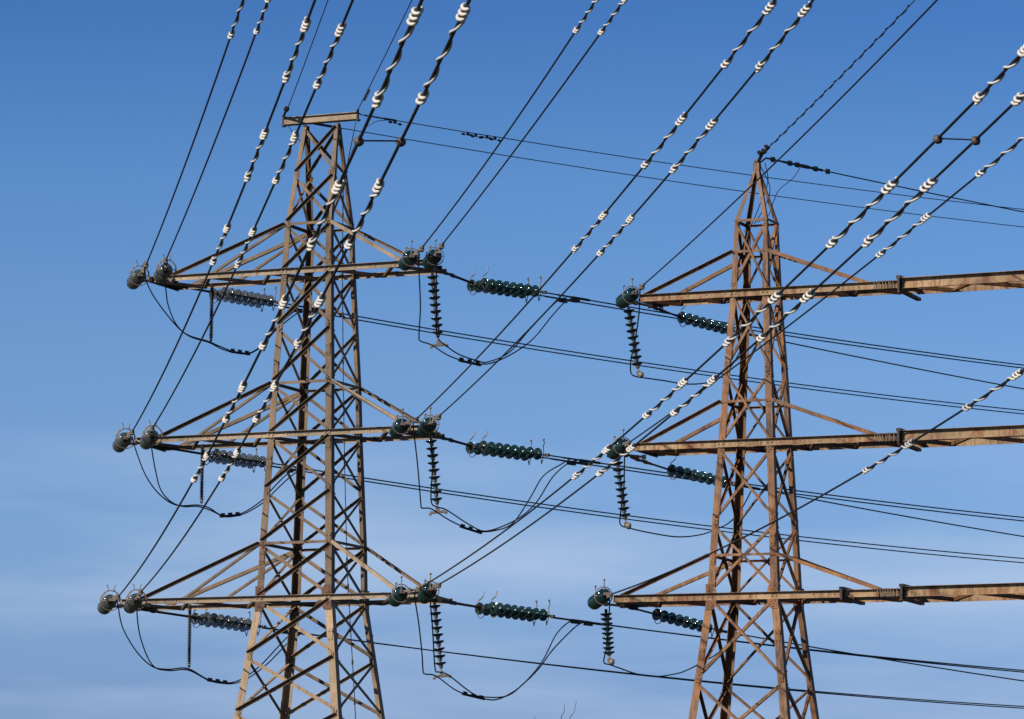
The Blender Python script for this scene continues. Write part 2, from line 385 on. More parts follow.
armsL = [cross_arm(PL, rootL, z, zt, *e, MS['chord'], MS['grey'], .135, MS['chord'], tl, tr, .46) for z, zt, e, tl, tr in (
 (zL(269.5), zL(224.1), (150, 176, 424, 446), (172, 192), (403, 436)),
 (zL(433), zL(381), (137, 163, 420, 444), (160, 180), (408, 440)),
 (zL(597), zL(541.3), (122, 150, 428, 452), (142, 166), (400, 440)))]
armsR = [cross_arm(PR, rootR, z, zt, *e, MS['rustpale'], MS['rust'], .17, MS['rust'], tl, tr, None, 12) for z, zt, e, tl, tr in (
 (zR(292), zR(251), (640, 660, 905, 922), (645, 664), (870, 888)),
 (zR(442), zR(402), (634, 655, 908, 925), (642, 660), (878, 896)),
 (zR(595), zR(554.5), (614, 636, 908, 925), (622, 640), (882, 900)))]
# long extension beams lashed to the right arms of the rusty pylon
for (z, x0, extra) in ((zR(292), 903, ()), (zR(442), 903, ()), (zR(595), 906, (846,))):
    upv = V((0, 0, 1)); e = NB(); ch = .24
    F0, F1 = fpt(PR, x0, z), fpt(PR, 1150, z); B0, B1 = fpt(PR, x0+14, z, 1), fpt(PR, 1168, z, 1)
    F0 += upv*.01; F1 += upv*.05; B0 += upv*.01; B1 += upv*.05
    prism(e, F0-PR.b*.06+upv*ch/2, F1-PR.b*.06+upv*ch/2, -upv, -PR.b, [(0, 0), (ch, 0), (ch, .05), (ch-.014, .05), (ch-.014, .014), (.008, .014), (.008, .12), (0, .12)])
    beam = obj('extension_beam', e, MS['rustpale'], rootR)
    e = NB(); prism(e, B0+upv*ch*.5, B1+upv*ch*.5, -upv, -PR.b, Lsec(ch*.95, .014, .10)); sub('rear_chord', e, MS['rustpale'], beam)
    e = NB()
    for k in range(7):
        a0, a1 = k/7, (k+1)/7
        p = (F0.lerp(F1, a0) if k % 2 == 0 else B0.lerp(B1, a0)); q = (B0.lerp(B1, a1) if k % 2 == 0 else F0.lerp(F1, a1))
        angle_bar(e, p-upv*ch*.42, q-upv*ch*.42, upv, .09, .012, 1, 1)
    sub('plan_bracing', e, MS['rust'], beam)
    for xc in (x0,)+extra:
        for s in (1, -1):
            p = fpt(PR, xc-4, z)+upv*s*(.15 if xc == x0 else .115)-PR.b*(.22 if s > 0 else .10); q = p+PR.b*(.9 if s > 0 else 1.5)-PR.a*.02
            e = NB(); prism(e, p, q, PR.a, upv, [(0, -.035), (.11, -.035), (.11, .035), (0, .035)]); sub('clamp_bar', e, MS['dark'] if s > 0 else MS['gusset'], beam)
        e = NB(); c = fpt(PR, xc-1, z)-PR.b*.14
        box(e, c-PR.a*.02, PR.a*.028, PR.b*.09, upv*.145); sub('clamp_plate', e, MS['dark'], beam)
    e = NB()
    for k in range(8):
        c = fpt(PR, x0-27+k*2.7+random.uniform(-.7, .7), z)
        wv = .089+.006*random.random(); dx = PR.a*random.uniform(-.015, .015)
        tube(e, [c-PR.b*(-.05)+upv*wv+dx, c-PR.b*.105+upv*wv, c-PR.b*.105-upv*wv-dx, c+PR.b*.05-upv*wv], random.uniform(.011, .017), 5, True)
    sub('rope_lashing', e, MS['rope'], beam)
# gussets
for P, root, y, mm, hs_ in ((PL, rootL, 597, MS['gusset'], .30), (PR, rootR, 595, MS['rust'], .30)):
    z = (zL if P is PL else zR)(y)
    for i, j in ((-1, -1), (1, -1), (1, 1)):
        bm = NB(); c = corner(P, i, j, z)
        for sgn in (1, -1):
            pts = [(-.015, 0), (.26, 0), (.24, .20), (.17, hs_), (-.02, hs_)]
            n0 = P.b*j*.030
            A = [bm.verts.new(c+n0-P.a*i*x+V((0, 0, sgn*y2))) for x, y2 in pts]; B = [bm.verts.new(v.co+P.b*j*.012) for v in A]
            for k in range(5): bm.faces.new((A[k], A[(k+1) % 5], B[(k+1) % 5], B[k]))
            bm.faces.new(A); bm.faces.new(B)
            for q in range(7): bolt(bm, c+n0+P.b*j*.012-P.a*i*random.uniform(.03, .19)+V((0, 0, sgn*random.uniform(.1, hs_-.04))), P.b*j, .014)
        obj('gusset_plate', bm, mm, root)
# small rust gussets at the other arm levels of the rusty pylon's nodes
for y in (370, 521, 677):
    for i in (-1, 1):
        bm = NB(); c = corner(PR, i, -1, zR(y)); box(bm, c-PR.b*.022-PR.a*i*.09, PR.a*.06, PR.b*.005, V((0, 0, .07)))
        for q in (-1, 1): bolt(bm, c-PR.b*.027-PR.a*i*.09+V((0, 0, .035*q)), -PR.b, .014)
        obj('gusset_plate', bm, MS['rust'], rootR)
for P, root, lv, mm in ((PL, rootL, lvL[1:-1], MS['grey']), (PR, rootR, lvR[1:-1], MS['rust'])):
    for z in lv:
        for i in (-1, 1):
            for j in (-1, 1):
                bm = NB(); c = corner(P, i, j, z)-P.a*i*.10+P.b*j*(.012 if j > 0 else .0165)
                hh = random.uniform(.06, .085); ww = random.uniform(.055, .07)
                pts = [(-ww, -hh*.5), (-ww*.4, -hh), (ww, -hh*.9), (ww, hh*.9), (-ww*.4, hh), (-ww, hh*.5)]
                prism(bm, c, c+P.b*j*.007, P.a*(i), V((0, 0, 1)), pts)
                for q in (-1, 0, 1): bolt(bm, c+P.b*j*.007+P.a*i*random.uniform(-.03, .03)+V((0, 0, q*hh*.55)), P.b*j, .015)
                obj('node_plate', bm, (MS['pale'] if P is PL and z < PL_CHANGE else mm), root)
# top beam of the left pylon
zt = zL(118)
fp = at(283.5, 127.5, 97.9); A0 = fpt(PL, 284, zt, -1); A1 = fpt(PL, 358, zt, -1)
ctr = lambda p: p
off = PL.b*(PL.wb(zL(126))/2)
zt = zL(126)+.27
A0 = V((A0.x, A0.y, zt)); A1 = V((A1.x, A1.y, zt)); dd = PL.b*PL.wb(zL(126))*.5
# front line at the top is closer to the axis, so re-solve at that width
A0 = fpt(PL, 284, zt, -1, zL(126)); A1 = fpt(PL, 358, zt, -1, zL(126))
bm = NB(); prism(bm, A0-PL.b*.03+V((0, 0, .09)), A1-PL.b*.03+V((0, 0, .09)), V((0, 0, -1)), -PL.b, [(0, -.20), (.012, -.20), (.012, 0), (.155, 0), (.155, -.2), (.17, -.2), (.17, .014), (.014, .014), (.014, .07), (0, .07)])
beam = obj('peak_beam', bm, MS['chord'], rootL)
for p in (A0, A1):
    bm = NB(); tube(bm, [p+V((0, 0, .16))-PL.b*.02, p+V((0, 0, -.14))-PL.b*.02], .035, 8); lathe(bm, [(.0, -.02), (.06, -.015), (.06, .015), (0, .02)], 8, p-V((0, 0, .11)), V((0, 0, 1))); sub('bracket', bm, MS['dark'], beam)
# peak of the rusty pylon
apex = V((PR.c.x, PR.c.y, zR(163)))
for i, j in ((-1, -1), (1, -1), (1, 1), (-1, 1)):
    bm = NB(); c = corner(PR, i, j, zR(219)); q = apex-V((0, 0, .05))+PR.a*i*.05+PR.b*j*.05
    prism(bm, c, q, -PR.a*i, -PR.b*j, Lsec(.10, .012), k1=.75); obj('peak_leg', bm, MS['rust'], rootR)
bm = NB()
for i, j in ((-1, -1), (1, 1)):
    c = corner(PR, i, j, zR(200)); c = c.lerp(V((apex.x, apex.y, c.z)), .45)
box(bm, apex-V((0, 0, .02)), PR.a*.075, PR.b*.075, V((0, 0, .09))); lathe(bm, [(.07, 0), (.075, .03), (.04, .07), (0, .075)], 8, apex+V((0, 0, .09)))
obj('peak_cap', bm, MS['rust'], rootR)
bm = NB()
for i, j, zf in ((-1, -1, 195), (1, -1, 190)):
    pass
p0 = corner(PR, -1, -1, zR(219)).lerp(apex, .42); p1 = corner(PR, 1, -1, zR(219)).lerp(apex, .42)
# earth leads running down the pylons
pts = [at(355.5, 122, 97.0), at(353, 136, 97), at(348.5, 158, 97.3), at(344, 180, 97.4), at(342.8, 215, 97.4), at(342.6, 300, 97.4), at(344, 430, 97.4), at(347, 560, 97.4), at(350, 620, 97.4), at(355.5, 719, 97.4)]
e = pts[-1]; pts.append(V((e.x+.25, e.y, 2.5))); pts.append(V((e.x+.5, e.y, .0)))
bm = NB(); tube(bm, smoothpath(pts, 5), .012, 5)
sp = smoothpath(pts, 24)
for q in sp[60:-40:9]: tube(bm, [q-V((0, 0, .05)), q+V((0, 0, .05))], .024, 6)
obj('earth_lead', bm, MS['wire'], rootL)
for pp in (((765, 163), (768, 180), (763, 196), (757, 212), (751, 226)), ((760, 165), (770, 188), (764, 208), (754, 224)), ((801, 166), (793, 178), (779, 190), (773, 203), (768, 216), (757, 222))):
    bm = NB(); tube(bm, smoothpath([at(x, y, 96.3) for x, y in pp], 6), .011, 5); obj('earth_lead', bm, MS['wire'], rootR)
# concrete feet
for P, root in ((PL, rootL), (PR, rootR)):
    for i, j in ((-1, -1), (1, -1), (1, 1), (-1, 1)):
        bm = NB(); c = corner(P, i, j, 0); prism(bm, c-V((0, 0, .3)), c+V((0, 0, .28)), PL.a, PL.b, [(-.4, -.4), (.4, -.4), (.4, .4), (-.4, .4)], k1=.8)
        obj('concrete_foot', bm, MS['fit'], root)

# ------------------------------------------------------------------ insulators
CACHE = {}
def cached(key, fn, m, smooth=True):
    if key not in CACHE:
        bm = NB(); fn(bm); bmesh.ops.recalc_face_normals(bm, faces=bm.faces); me = bpy.data.meshes.new(key); bm.to_mesh(me); bm.free(); me.materials.append(m)
        if smooth:
            for p in me.polygons: p.use_smooth = True
        CACHE[key] = me
    return CACHE[key]
def part(name, me, root, loc=(0, 0, 0), rot=None):
    o = bpy.data.objects.new(name, me); COL.objects.link(o); o.parent = root; o.location = loc
    if rot: o.rotation_euler = rot
    return o
def disc(r, pitch):
    def f(bm):
        lathe(bm, [(.0, -.005), (r*.25, 0), (r*.32, .012), (r*.62, .012), (r*.95, -.002), (r, .006), (r*.98, .018), (r*.7, .046), (r*.42, .062), (r*.3, .066), (0, .066)], 18)
    return f
def cap(r, pitch):
    def f(bm):
        lathe(bm, [(0, .055), (r*.36, .056), (r*.38, .09), (r*.30, min(pitch*.78, .15)), (r*.12, min(pitch*.85, .165)), (.014, pitch), (.014, pitch+.0), (0, pitch)], 12)
        lathe(bm, [(.016, -.03), (.016, .0), (.016, .02)], 8)
    return f
def basis(S, E_):
    z = (E_-S).normalized(); upg = V((0, 0, 1)); y = upg-z*z.dot(upg)
    if y.length < .3: y = V((0, -1, 0))-z*z.dot(V((0, -1, 0)))
    y.normalize(); x = y.cross(z)
    return Matrix((x, y, z)).transposed()
def rounded(pts): return smoothpath([V(p) for p in pts], 6)
def string(S, E_, n, dia, mkey, label, group, kind='tension', horns=(), lead=.06, rings=(), name='tension_insulator', cat='insulator'):
    root = empty(name, S); Mb = basis(S, E_); root.rotation_mode = 'QUATERNION'; root.rotation_quaternion = Mb.to_quaternion()
    tag(root, label, cat, group)
    Lg = (E_-S).length; used = Lg-2*lead; p = used/n; r = dia/2
    if kind == 'polymer':
        def rod(bm): lathe(bm, [(.028, 0), (.028, Lg)], 8)
        part('core_rod', cached('rod%.3f' % Lg, rod, MS['poly']), root)
        sh = cached('shed', lambda bm: lathe(bm, [(.0, 0), (.052, 0), (.052, .008), (.03, .022), (0, .022)], 12), MS['poly'])
        for k in range(n): part('shed', sh, root, (0, 0, lead+p*k))
        part('end_fitting', cached('polyend', lambda bm: lathe(bm, [(.03, -.02), (.035, .1), (.0, .12)], 8), MS['fit']), root, (0, 0, Lg-.10))
        return root
    dm = cached('disc%s%.3f' % (mkey, dia), disc(r, p), MS[mkey]); cm = cached('cap%s%.3f%.3f' % (mkey, dia, p), cap(r, p), MS['fit' if kind == 'susp' else 'dark'])
    for k in range(n):
        dd_ = part('insulator_disc', dm, root, (0, 0, lead+p*k), (random.uniform(-.045, .045), random.uniform(-.045, .045), random.uniform(0, 6))); part('cap', cm, dd_)
    part('end_fitting', cached('fit_a', lambda bm: (tube(bm, [V((0, 0, -.05)), V((0, 0, lead+.02))], .022, 8), box(bm, V((0, 0, 0)), V((.035, 0, 0)), V((0, .02, 0)), V((0, 0, .04)))), MS['dark'], False), root)
    part('end_fitting', cached('fit_b', lambda bm: (tube(bm, [V((0, 0, -lead)), V((0, 0, .08))], .022, 8), box(bm, V((0, 0, .03)), V((.05, 0, 0)), V((0, .035, 0)), V((0, 0, .05)))), MS['fit'], False), root, (0, 0, Lg))
    for (zf, hk) in rings:
        def ringf(bm, rr=hk):
            tube(bm, [V((rr*math.cos(a), rr*math.sin(a), 0)) for a in [R(k*15) for k in range(24)]], .013, 6, True)
            tube(bm, [V((-rr, 0, 0)), V((0, .0, .02)), V((rr, 0, 0))], .010, 5)
        part('grading_ring', cached('ring%.2f' % hk, ringf, MS['fit']), root, (0, 0, Lg*zf))
    for zf, kind_h in horns:
        if kind_h == 'curl':
            def hf(bm):
                for s in (-1, 1):
                    pts = rounded([(s*.20, -.05, 0), (s*.20, .08, 0), (s*.11, .20, 0), (s*.07, .27, 0), (s*.10, .37, 0)])
                    tube(bm, pts, .012, 6)
        elif kind_h == 'post':
            def hf(bm):
                tube(bm, rounded([(.0, 0, 0), (.0, .20, 0), (.0, .36, 0)]), .013, 6)
                lathe(bm, [(0, -.03), (.028, -.015), (.028, .015), (0, .03)], 8, V((0, .37, 0)), V((0, 1, 0)))
        elif kind_h == 'hook':
            def hf(bm):
                tube(bm, rounded([(.0, 0, 0), (0, .16, -.05), (0, .24, .05), (0, .30, .12), (0, .42, .16)]), .013, 6)
                tube(bm, rounded([(.0, 0, 0), (0.05, -.16, .0), (0, -.22, .06), (-.05, -.14, .12), (0, 0, .12)]), .011, 6)
        else:
            def hf(bm):
                tube(bm, rounded([(.0, 0, 0), (0, .20, -.02), (0, .27, .02), (0, .36, -.01)]), .013, 6)
                lathe(bm, [(0, -.03), (.028, -.015), (.028, .015), (0, .03)], 8, V((0, .37, -.01)), V((0, 1, 0)))
                tube(bm, rounded([(.0, 0, 0), (0.05, -.17, .0), (0, -.23, -.08), (-.05, -.15, -.16), (0, 0, -.16)]), .011, 6)
        part('arcing_horn', cached('horn'+kind_h, hf, MS['fit']), root, (0, 0, Lg*zf))
    return root

HIN, HOUT = R(-8), R(40)
def d_of(P, px, z): return fpt(P, px, z).y
LV = {'top': (269.5, 224), 'middle': (433, 381), 'bottom': (597, 541)}
GTI = 'insulator strings reaching toward the camera side lines'
SL = {('left', 'top'): (((133, 283), (146, 265)), ((160, 277), (165.5, 261))), ('left', 'middle'): (((119, 446), (132, 432)), ((146, 443), (152, 429))),
      ('left', 'bottom'): (((104, 608), (118, 597)), ((130, 607), (140.6, 592))),
      ('right', 'top'): (((405, 264), (421, 249)), ((429, 263), (441, 246))), ('right', 'middle'): (((396, 432), (415.4, 420)), ((424, 431), (438, 417))),
      ('right', 'bottom'): (((395, 600), (418, 589)), ((424, 597), (438, 585)))}
ENDS = {}
for (side, lev), prs in SL.items():
    z = zL(LV[lev][0])
    for k, (s, e) in enumerate(prs):
        Y = fpt(PL, s[0], z).y-.1
        if side == 'left': Y = min(Y, fpt(PL, 135, z).y)
        S = at(*s, Y); WS = at(*e, Y-1.95)
        e2 = (s[0]+7, s[1]-8); E_ = at(*e2, Y-1.75)
        which = ('outer' if (k == 0) == (side == 'left') else 'inner')
        rt_ = string(S, E_, 7, .34, 'clear' if side == 'left' else 'glass', f'{which} end-on string of {"grey" if side=="left" else "green"} glass discs at {side} tip of grey pylon {lev} arm', GTI,
               horns=((.98, 'curl'),) if side == 'left' else ((.12, 'post'), (.9, 'post')), rings=((.93, .24),) if side == 'left' else ((.85, .21),))
        ENDS[(side, lev, k)] = WS
        bm = NB(); tube(bm, [E_, WS], .03, 6); box(bm, WS, V((.05, 0, 0)), V((0, .08, 0)), V((0, 0, .05))); box(bm, E_.lerp(WS, .45), V((.04, 0, 0)), V((0, .1, 0)), V((0, 0, .065)))
        yk = obj('dead_end_fitting', bm, MS['fit'], None); yk.parent = rt_; q = rt_.rotation_quaternion.to_matrix().to_4x4(); q.translation = S; yk.matrix_parent_inverse = q.inverted()
for lev, s, e in (('top', (622, 302), (641, 287)), ('middle', (613, 453), (627, 444)), ('bottom', (594, 603), (609, 595))):
    z = zR(LV2 := {'top': 292, 'middle': 442, 'bottom': 595}[lev]); Y = fpt(PR, s[0]+15, z).y-.1
    S = at(*s, Y); WS = at(*e, Y-1.9); E_ = at(s[0]+12, s[1]-9, Y-1.7)
    rt_ = string(S, E_, 7, .34, 'glass', f'end-on string of green glass discs at left tip of rusty pylon {lev} arm', GTI, horns=((.12, 'post'), (.85, 'post')), rings=((.8, .21),))
    ENDS[('R', lev, 0)] = WS
    bm = NB(); tube(bm, [E_, WS], .03, 6); box(bm, WS, V((.05, 0, 0)), V((0, .08, 0)), V((0, 0, .05)))
    yk = obj('dead_end_fitting', bm, MS['fit'], None); yk.parent = rt_; q = rt_.rotation_quaternion.to_matrix().to_4x4(); q.translation = S; yk.matrix_parent_inverse = q.inverted()
# yokes joining the strings to the arm tips
def yoke(pts, Y, label, r=.03, root=None):
    bm = NB(); q = [at(x, y, Y) for x, y in pts]
    tube(bm, q, r, 6)
    for p in q: box(bm, p, V((.05, 0, 0)), V((0, .05, 0)), V((0, 0, .05)))
    return obj('yoke_plate', bm, MS['dark'], root)
for lev, pl, pr in (('top', ((131, 283), (150, 280), (160, 278), (176, 281)), ((403, 264), (428, 264), (440, 268))), ('middle', ((117, 446), (135, 443), (146, 443), (160, 443)), ((394, 432), (424, 431), (436, 435))), ('bottom', ((102, 608), (120, 606), (131, 606), (148, 605)), ((394, 600), (424, 597), (440, 600)))):
    z = zL(LV[lev][0]); yoke(pl, fpt(PL, 150, z).y-.1, None, root=rootL); yoke(pr, fpt(PL, 420, z).y-.08, None, root=rootL)
for pts, px, y in ((((618, 304), (636, 303), (650, 306)), 640, 292), (((609, 455), (626, 455), (644, 457)), 634, 442), (((590, 604), (606, 604), (622, 606)), 614, 595)):
    yoke(pts, fpt(PR, px, zR(y)).y-.05, None, root=rootR)

# away strings
GTO = 'insulator strings reaching away to the right'
AW = {('left', 'top'): ((150, 281), (217, 293), (272, 303), (312, 310)), ('left', 'middle'): ((138, 443), (209, 455), (264, 463.5), (303, 468)), ('left', 'bottom'): ((124, 607), (199, 618), (257, 627), (298, 632)),
      ('right', 'top'): ((438, 270), (476, 284.5), (537, 293), (578, 298)), ('right', 'middle'): ((436, 436), (475, 447), (540, 455.5), (588, 461)), ('right', 'bottom'): ((436, 600), (484, 608), (545, 616.5), (592, 623.5))}
AEND = {}
def link_chain(pts, label_root, r=.022):
    bm = NB(); tube(bm, pts, r, 6)
    v = pts[-1]-pts[0]
    for k in range(5):
        c = pts[0]+v*(.08+.1*k); box(bm, c, v.normalized()*.06, V((0, .035, 0)), V((0, 0, .045 if k % 2 else .03)))
    c = pts[-1]; box(bm, c, V((.03, -.02, 0)), V((.02, .18, 0)), V((0, 0, .04)))
    return bm
def hpt(A, pt): return on_plane(*pt, A, HOUT)
perp = V((math.cos(HOUT), -math.sin(HOUT), 0))
for (side, lev), (a, s, e, w_) in AW.items():
    z = zL(LV[lev][0]); Y = fpt(PL, 150 if side == 'left' else 424, z).y+.4
    if side == 'left': Y += 1.0
    A = at(*a, Y if side == 'right' else Y-1.0); S = at(*s, Y+ (.3 if side == 'left' else .6)); E_ = hpt(S, e); Wp = hpt(S, w_)
    bm = link_chain([A, A.lerp(S, .5), S], None, .03)
    for k, sg in enumerate((-1, 1)):
        o_ = perp*.20*sg
        r_ = string(S+o_, E_+o_, 8, .30, 'glass' if side == 'right' else 'clear', f'{"nearer" if sg>0 else "farther"} slanting string of {"dark green" if side=="right" else "grey"} discs, {side} end of grey pylon {lev} arm', GTO,
               horns=((.03, 'hook'), (.96, 'post2')), rings=())
        if sg < 0:
            # the link belongs to this string's thing
            me_o = obj('link_bar', bm, MS['dark'], None, loc=V((0, 0, 0)))
            me_o.parent = r_; q = r_.rotation_quaternion.to_matrix().to_4x4(); q.translation = S+o_; me_o.matrix_parent_inverse = q.inverted()
    AEND[(side, lev)] = (E_, Wp, S)
for lev, a, s, e, w_ in (('top', (650, 306), (680, 317), (738, 332), (752, 335)), ('middle', (630, 457), (670, 470), (733, 484), (760, 489)), ('bottom', (616, 604), (655, 614), (716, 630), (745, 635))):
    Y = fpt(PR, a[0], zR({'top': 292, 'middle': 442, 'bottom': 595}[lev])).y+.9
    A = at(*a, Y); S = at(*s, Y+.4); E_ = hpt(S, e); Wp = hpt(S, w_)
    r_ = string(S, E_, 8, .30, 'glass', f'slanting string of dark green discs behind left part of rusty pylon {lev} arm', GTO, horns=((.03, 'hook'), (.97, 'post2')), rings=())
    me_o = obj('link_bar', link_chain([A, A.lerp(S, .5), S], None, .024), MS['dark'], None, loc=V((0, 0, 0)))
    me_o.parent = r_; q = r_.rotation_quaternion.to_matrix().to_4x4(); q.translation = S; me_o.matrix_parent_inverse = q.inverted()
    AEND[('R', lev)] = (E_, Wp, S)

# hanging strings that hold the jumper loops
GS = 'hanging insulator strings that steady the jumper loops'
for lev, s, e in (('top', (432.5, 274), (438.5, 341)), ('middle', (431, 438), (437.5, 508)), ('bottom', (434.5, 603), (441.5, 672))):
    Y = fpt(PL, 440, zL(LV[lev][0]), 1).y-.5
    r_ = string(at(*s, Y), at(*e, Y), 9, .285, 'glass', f'hanging string of green discs below right end of grey pylon {lev} arm', GS, kind='susp', name='hanging_insulator')
    part('jumper_saddle', cached('saddle', lambda bm: (box(bm, V((0, 0, .10)), V((.19, 0, 0)), V((0, .035, 0)), V((0, 0, .03))), box(bm, V((0, 0, .05)), V((.05, 0, 0)), V((0, .03, 0)), V((0, 0, .06))), tube(bm, [V((-.19, 0, .10)), V((-.19, 0, .16))], .035, 8), tube(bm, [V((.19, 0, .10)), V((.19, 0, .16))], .035, 8)), MS['fit'], False), r_, (0, 0, (at(*e, Y)-at(*s, Y)).length))
for lev, s, e in (('top', (212, 284), (211, 341)), ('middle', (202.5, 444), (201.5, 503)), ('bottom', (190, 604), (189, 667))):
    Y = fpt(PL, 200, zL(LV[lev][0]), 1).y-.3
    string(at(*s, Y), at(*e, Y), 36, .13, 'poly', f'thin dark hanging polymer insulator below left part of grey pylon {lev} arm', GS, kind='polymer', name='hanging_insulator')
for lev, s, e in (('top', (628.5, 308), (638.5, 372)), ('middle', (617, 460), (626, 523)), ('bottom', (606, 611), (609.5, 659))):
    Y = fpt(PR, s[0]+10, zR({'top': 292, 'middle': 442, 'bottom': 595}[lev])).y+.2
    e2 = (e[0], e[1])
    r_ = string(at(*s, Y), at(*e2, Y), 9, .29, 'glass', f'hanging string of dark green discs below left tip of rusty pylon {lev} arm', GS, kind='susp', name='hanging_insulator')
    part('weight', cached('weight', lambda bm: lathe(bm, [(0, -.07), (.06, -.06), (.085, 0), (.07, .05), (0, .07)], 14), MS['fit']), r_, (.05, 0, (at(*e2, Y)-at(*s, Y)).length+.08), (0, R(70), 0))

# ------------------------------------------------------------------ wires
WR = .018
def add_wire(name, pts, r, label, cat, group, m='wire', seg=6):
    bm = NB(); tube(bm, pts, r, seg); o = obj(name, bm, MS[m], None, loc=pts[0].copy(), smooth=True); tag(o, label, cat, group); WORLDLOC[o.name] = pts[0].copy(); return o
def spiral(path_fn, t0, t1, parent, scale=1.0):
    """spiral damper: three tight turns, a long loose stretch, two tight turns"""
    Lg = t1-t0; pts = []; ph0 = random.uniform(0, 6.28)
    tight_a, tight_b = .155, .105; turns_a, turns_l, turns_b = 3, random.uniform(2.5, 2.9), 2; jit = random.uniform(-.012, .012); tight_a += jit; tight_b -= jit
    N_ = int((turns_a+turns_b+turns_l)*18); total = turns_a+turns_b+turns_l
    up_ = V((0, 0, 1)); ph = ph0
    for k in range(N_+1):
        tr = k/N_*total
        if tr < turns_a: f = tr/turns_a*tight_a; rr = .036
        elif tr < turns_a+turns_l:
            q = (tr-turns_a)/turns_l; f = tight_a+q*(1-tight_a-tight_b); rr = .036-.006*abs(math.sin(q*PI))**.4
        else: f = 1-tight_b+(tr-turns_a-turns_l)/turns_b*tight_b; rr = .035
        t = t1-f*Lg          # starts at the camera end
        c = path_fn(t); d = (path_fn(t+.05)-path_fn(t-.05)).normalized(); x = d.cross(up_).normalized(); y = x.cross(d)
        a = ph0+2*PI*tr
        pts.append(c+(x*math.cos(a)+y*math.sin(a))*rr*scale)
    bm = NB(); rad = [(.0195 if (k < turns_a*18 or k > (turns_a+turns_l)*18) else .0150)*scale*random.uniform(.94, 1.06) for k in range(len(pts))]; rad[0] = rad[-1] = .008
    tube(bm, pts, rad, 7)
    obj('spiral_damper', bm, MS['white'], parent, smooth=True)
INW = [
 ('outer', ('left', 'top', 0), [(222, 60), (243, 0)], [((243, -22), (227, 37))]),
 ('inner', ('left', 'top', 1), [(255.8, 31), (268, 0)], [((270, -6), (255, 33))]),
 ('outer', ('left', 'middle', 0), [(180, 340), (213, 261), (247, 176), (286, 78), (315.5, 0)], [((308, 20), (285, 80)), ((266, 130), (246, 179)), ((227, 225), (212, 263))]),
 ('inner', ('left', 'middle', 1), [(201, 342), (237.6, 263), (295, 137), (341, 27), (353.4, 0)], [((342, 24), (316.5, 87)), ((296.5, 133), (275.5, 183)), ((255, 229), (236.6, 266))]),
 ('outer', ('left', 'bottom', 0), [(206, 456), (264, 345), (312.4, 243.6), (378.8, 97), (415, 13.7)], [((418, 8), (375.5, 104)), ((341, 182), (310.5, 248)), ((287, 298), (262.5, 349)), ((246, 384), (227, 422)), ((207.5, 453), (194, 481))]),
 ('inner', ('left', 'bottom', 1), [(222, 478), (298, 343), (349.5, 243.6), (423, 96), (464, 11.7)], [((467, 5), (420, 103)), ((381, 181), (347.5, 248)), ((322, 296), (297, 346)), ((275.5, 382), (254.5, 421)), ((237, 449), (221, 480))]),
 ('inner', ('right', 'top', 0), [(530, 99), (578, 29), (595, 0)], [((600, -7), (575.5, 33))]),
 ('outer', ('right', 'top', 1), [(530, 130), (602, 31), (624, 0)], [((627, -5), (600, 34))]),
 ('inner', ('right', 'middle', 0), [(497, 337), (576, 248), (645.8, 164), (725, 62.7), (771, 7)], [((775, 2), (722, 67)), ((684, 114), (643, 168)), ((606, 212), (573.5, 251))]),
 ('outer', ('right', 'middle', 1), [(564.6, 293), (629.5, 219), (712, 123), (806, 9.6)], [((810, 5), (756, 69)), ((715, 119), (671, 170)), ((632, 215), (598, 254))]),
 ('inner', ('right', 'bottom', 0), [(432.6, 580), (576.6, 474.6), (650, 413), (729, 339), (833.7, 242), (892, 185), (956.8, 120), (1024, 50)], [((1030, 44), (973, 99)), ((896, 181), (830, 246)), ((781, 294), (725, 343)), ((687, 380), (645, 417)), ((609, 446), (573.5, 477))]),
 ('outer', ('right', 'bottom', 1), [(601.8, 472), (675, 411), (762.8, 337), (869, 241), (929.7, 182.6), (996.5, 120)], [((1075, 40), (1014, 101)), ((934, 179), (865.5, 244.5)), ((812.5, 292), (758.5, 341)), ((716.5, 378), (672, 414)), ((634.5, 446), (599, 475))]),
 ('single', ('R', 'top', 0), [(791, 139), (937, 0)], []),
 ('single', ('R', 'middle', 0), [(725, 370), (788, 329), (882, 254), (927, 217), (980, 172), (1021.5, 139)], [((1042, 122), (977, 175)), ((930, 214.5), (879, 257))]),
 ('single', ('R', 'bottom', 0), [(706.5, 557.4), (799.6, 506.4), (910, 443), (966, 406.7), (1019.5, 374.6)], [((1023, 373), (964, 409)), ((913, 441), (863, 471.5))]),
]
FN = {}
def fit_fn(A, pix, h):
    """parabola z = zA + a t + b t^2 in the vertical plane of heading h through A, fitted to the image points"""
    u = V((-math.sin(h), -math.cos(h), 0)); S1 = S2 = S3 = B1 = B2 = 0.
    data = []
    for q in pix:
        p = on_plane(*q, A, h); data.append(((p-A).dot(u), p.z-A.z))
    if len(data) == 1 or data[-1][0]-data[0][0] < 6 or len(data) == 2:
        t, dz = data[-1]; b_ = .0006; a_ = dz/t-b_*t
    else:
        for t, dz in data: S1 += t*t; S2 += t**3; S3 += t**4; B1 += t*dz; B2 += t*t*dz
        D = S1*S3-S2*S2; a_ = (B1*S3-B2*S2)/D; b_ = (S1*B2-S2*B1)/D
    return (lambda t: A+u*t+V((0, 0, a_*t+b_*t*t))), u
def t_at(A, fn, u, px, h): return (on_plane(px[0], px[1], A, h)-A).dot(u)
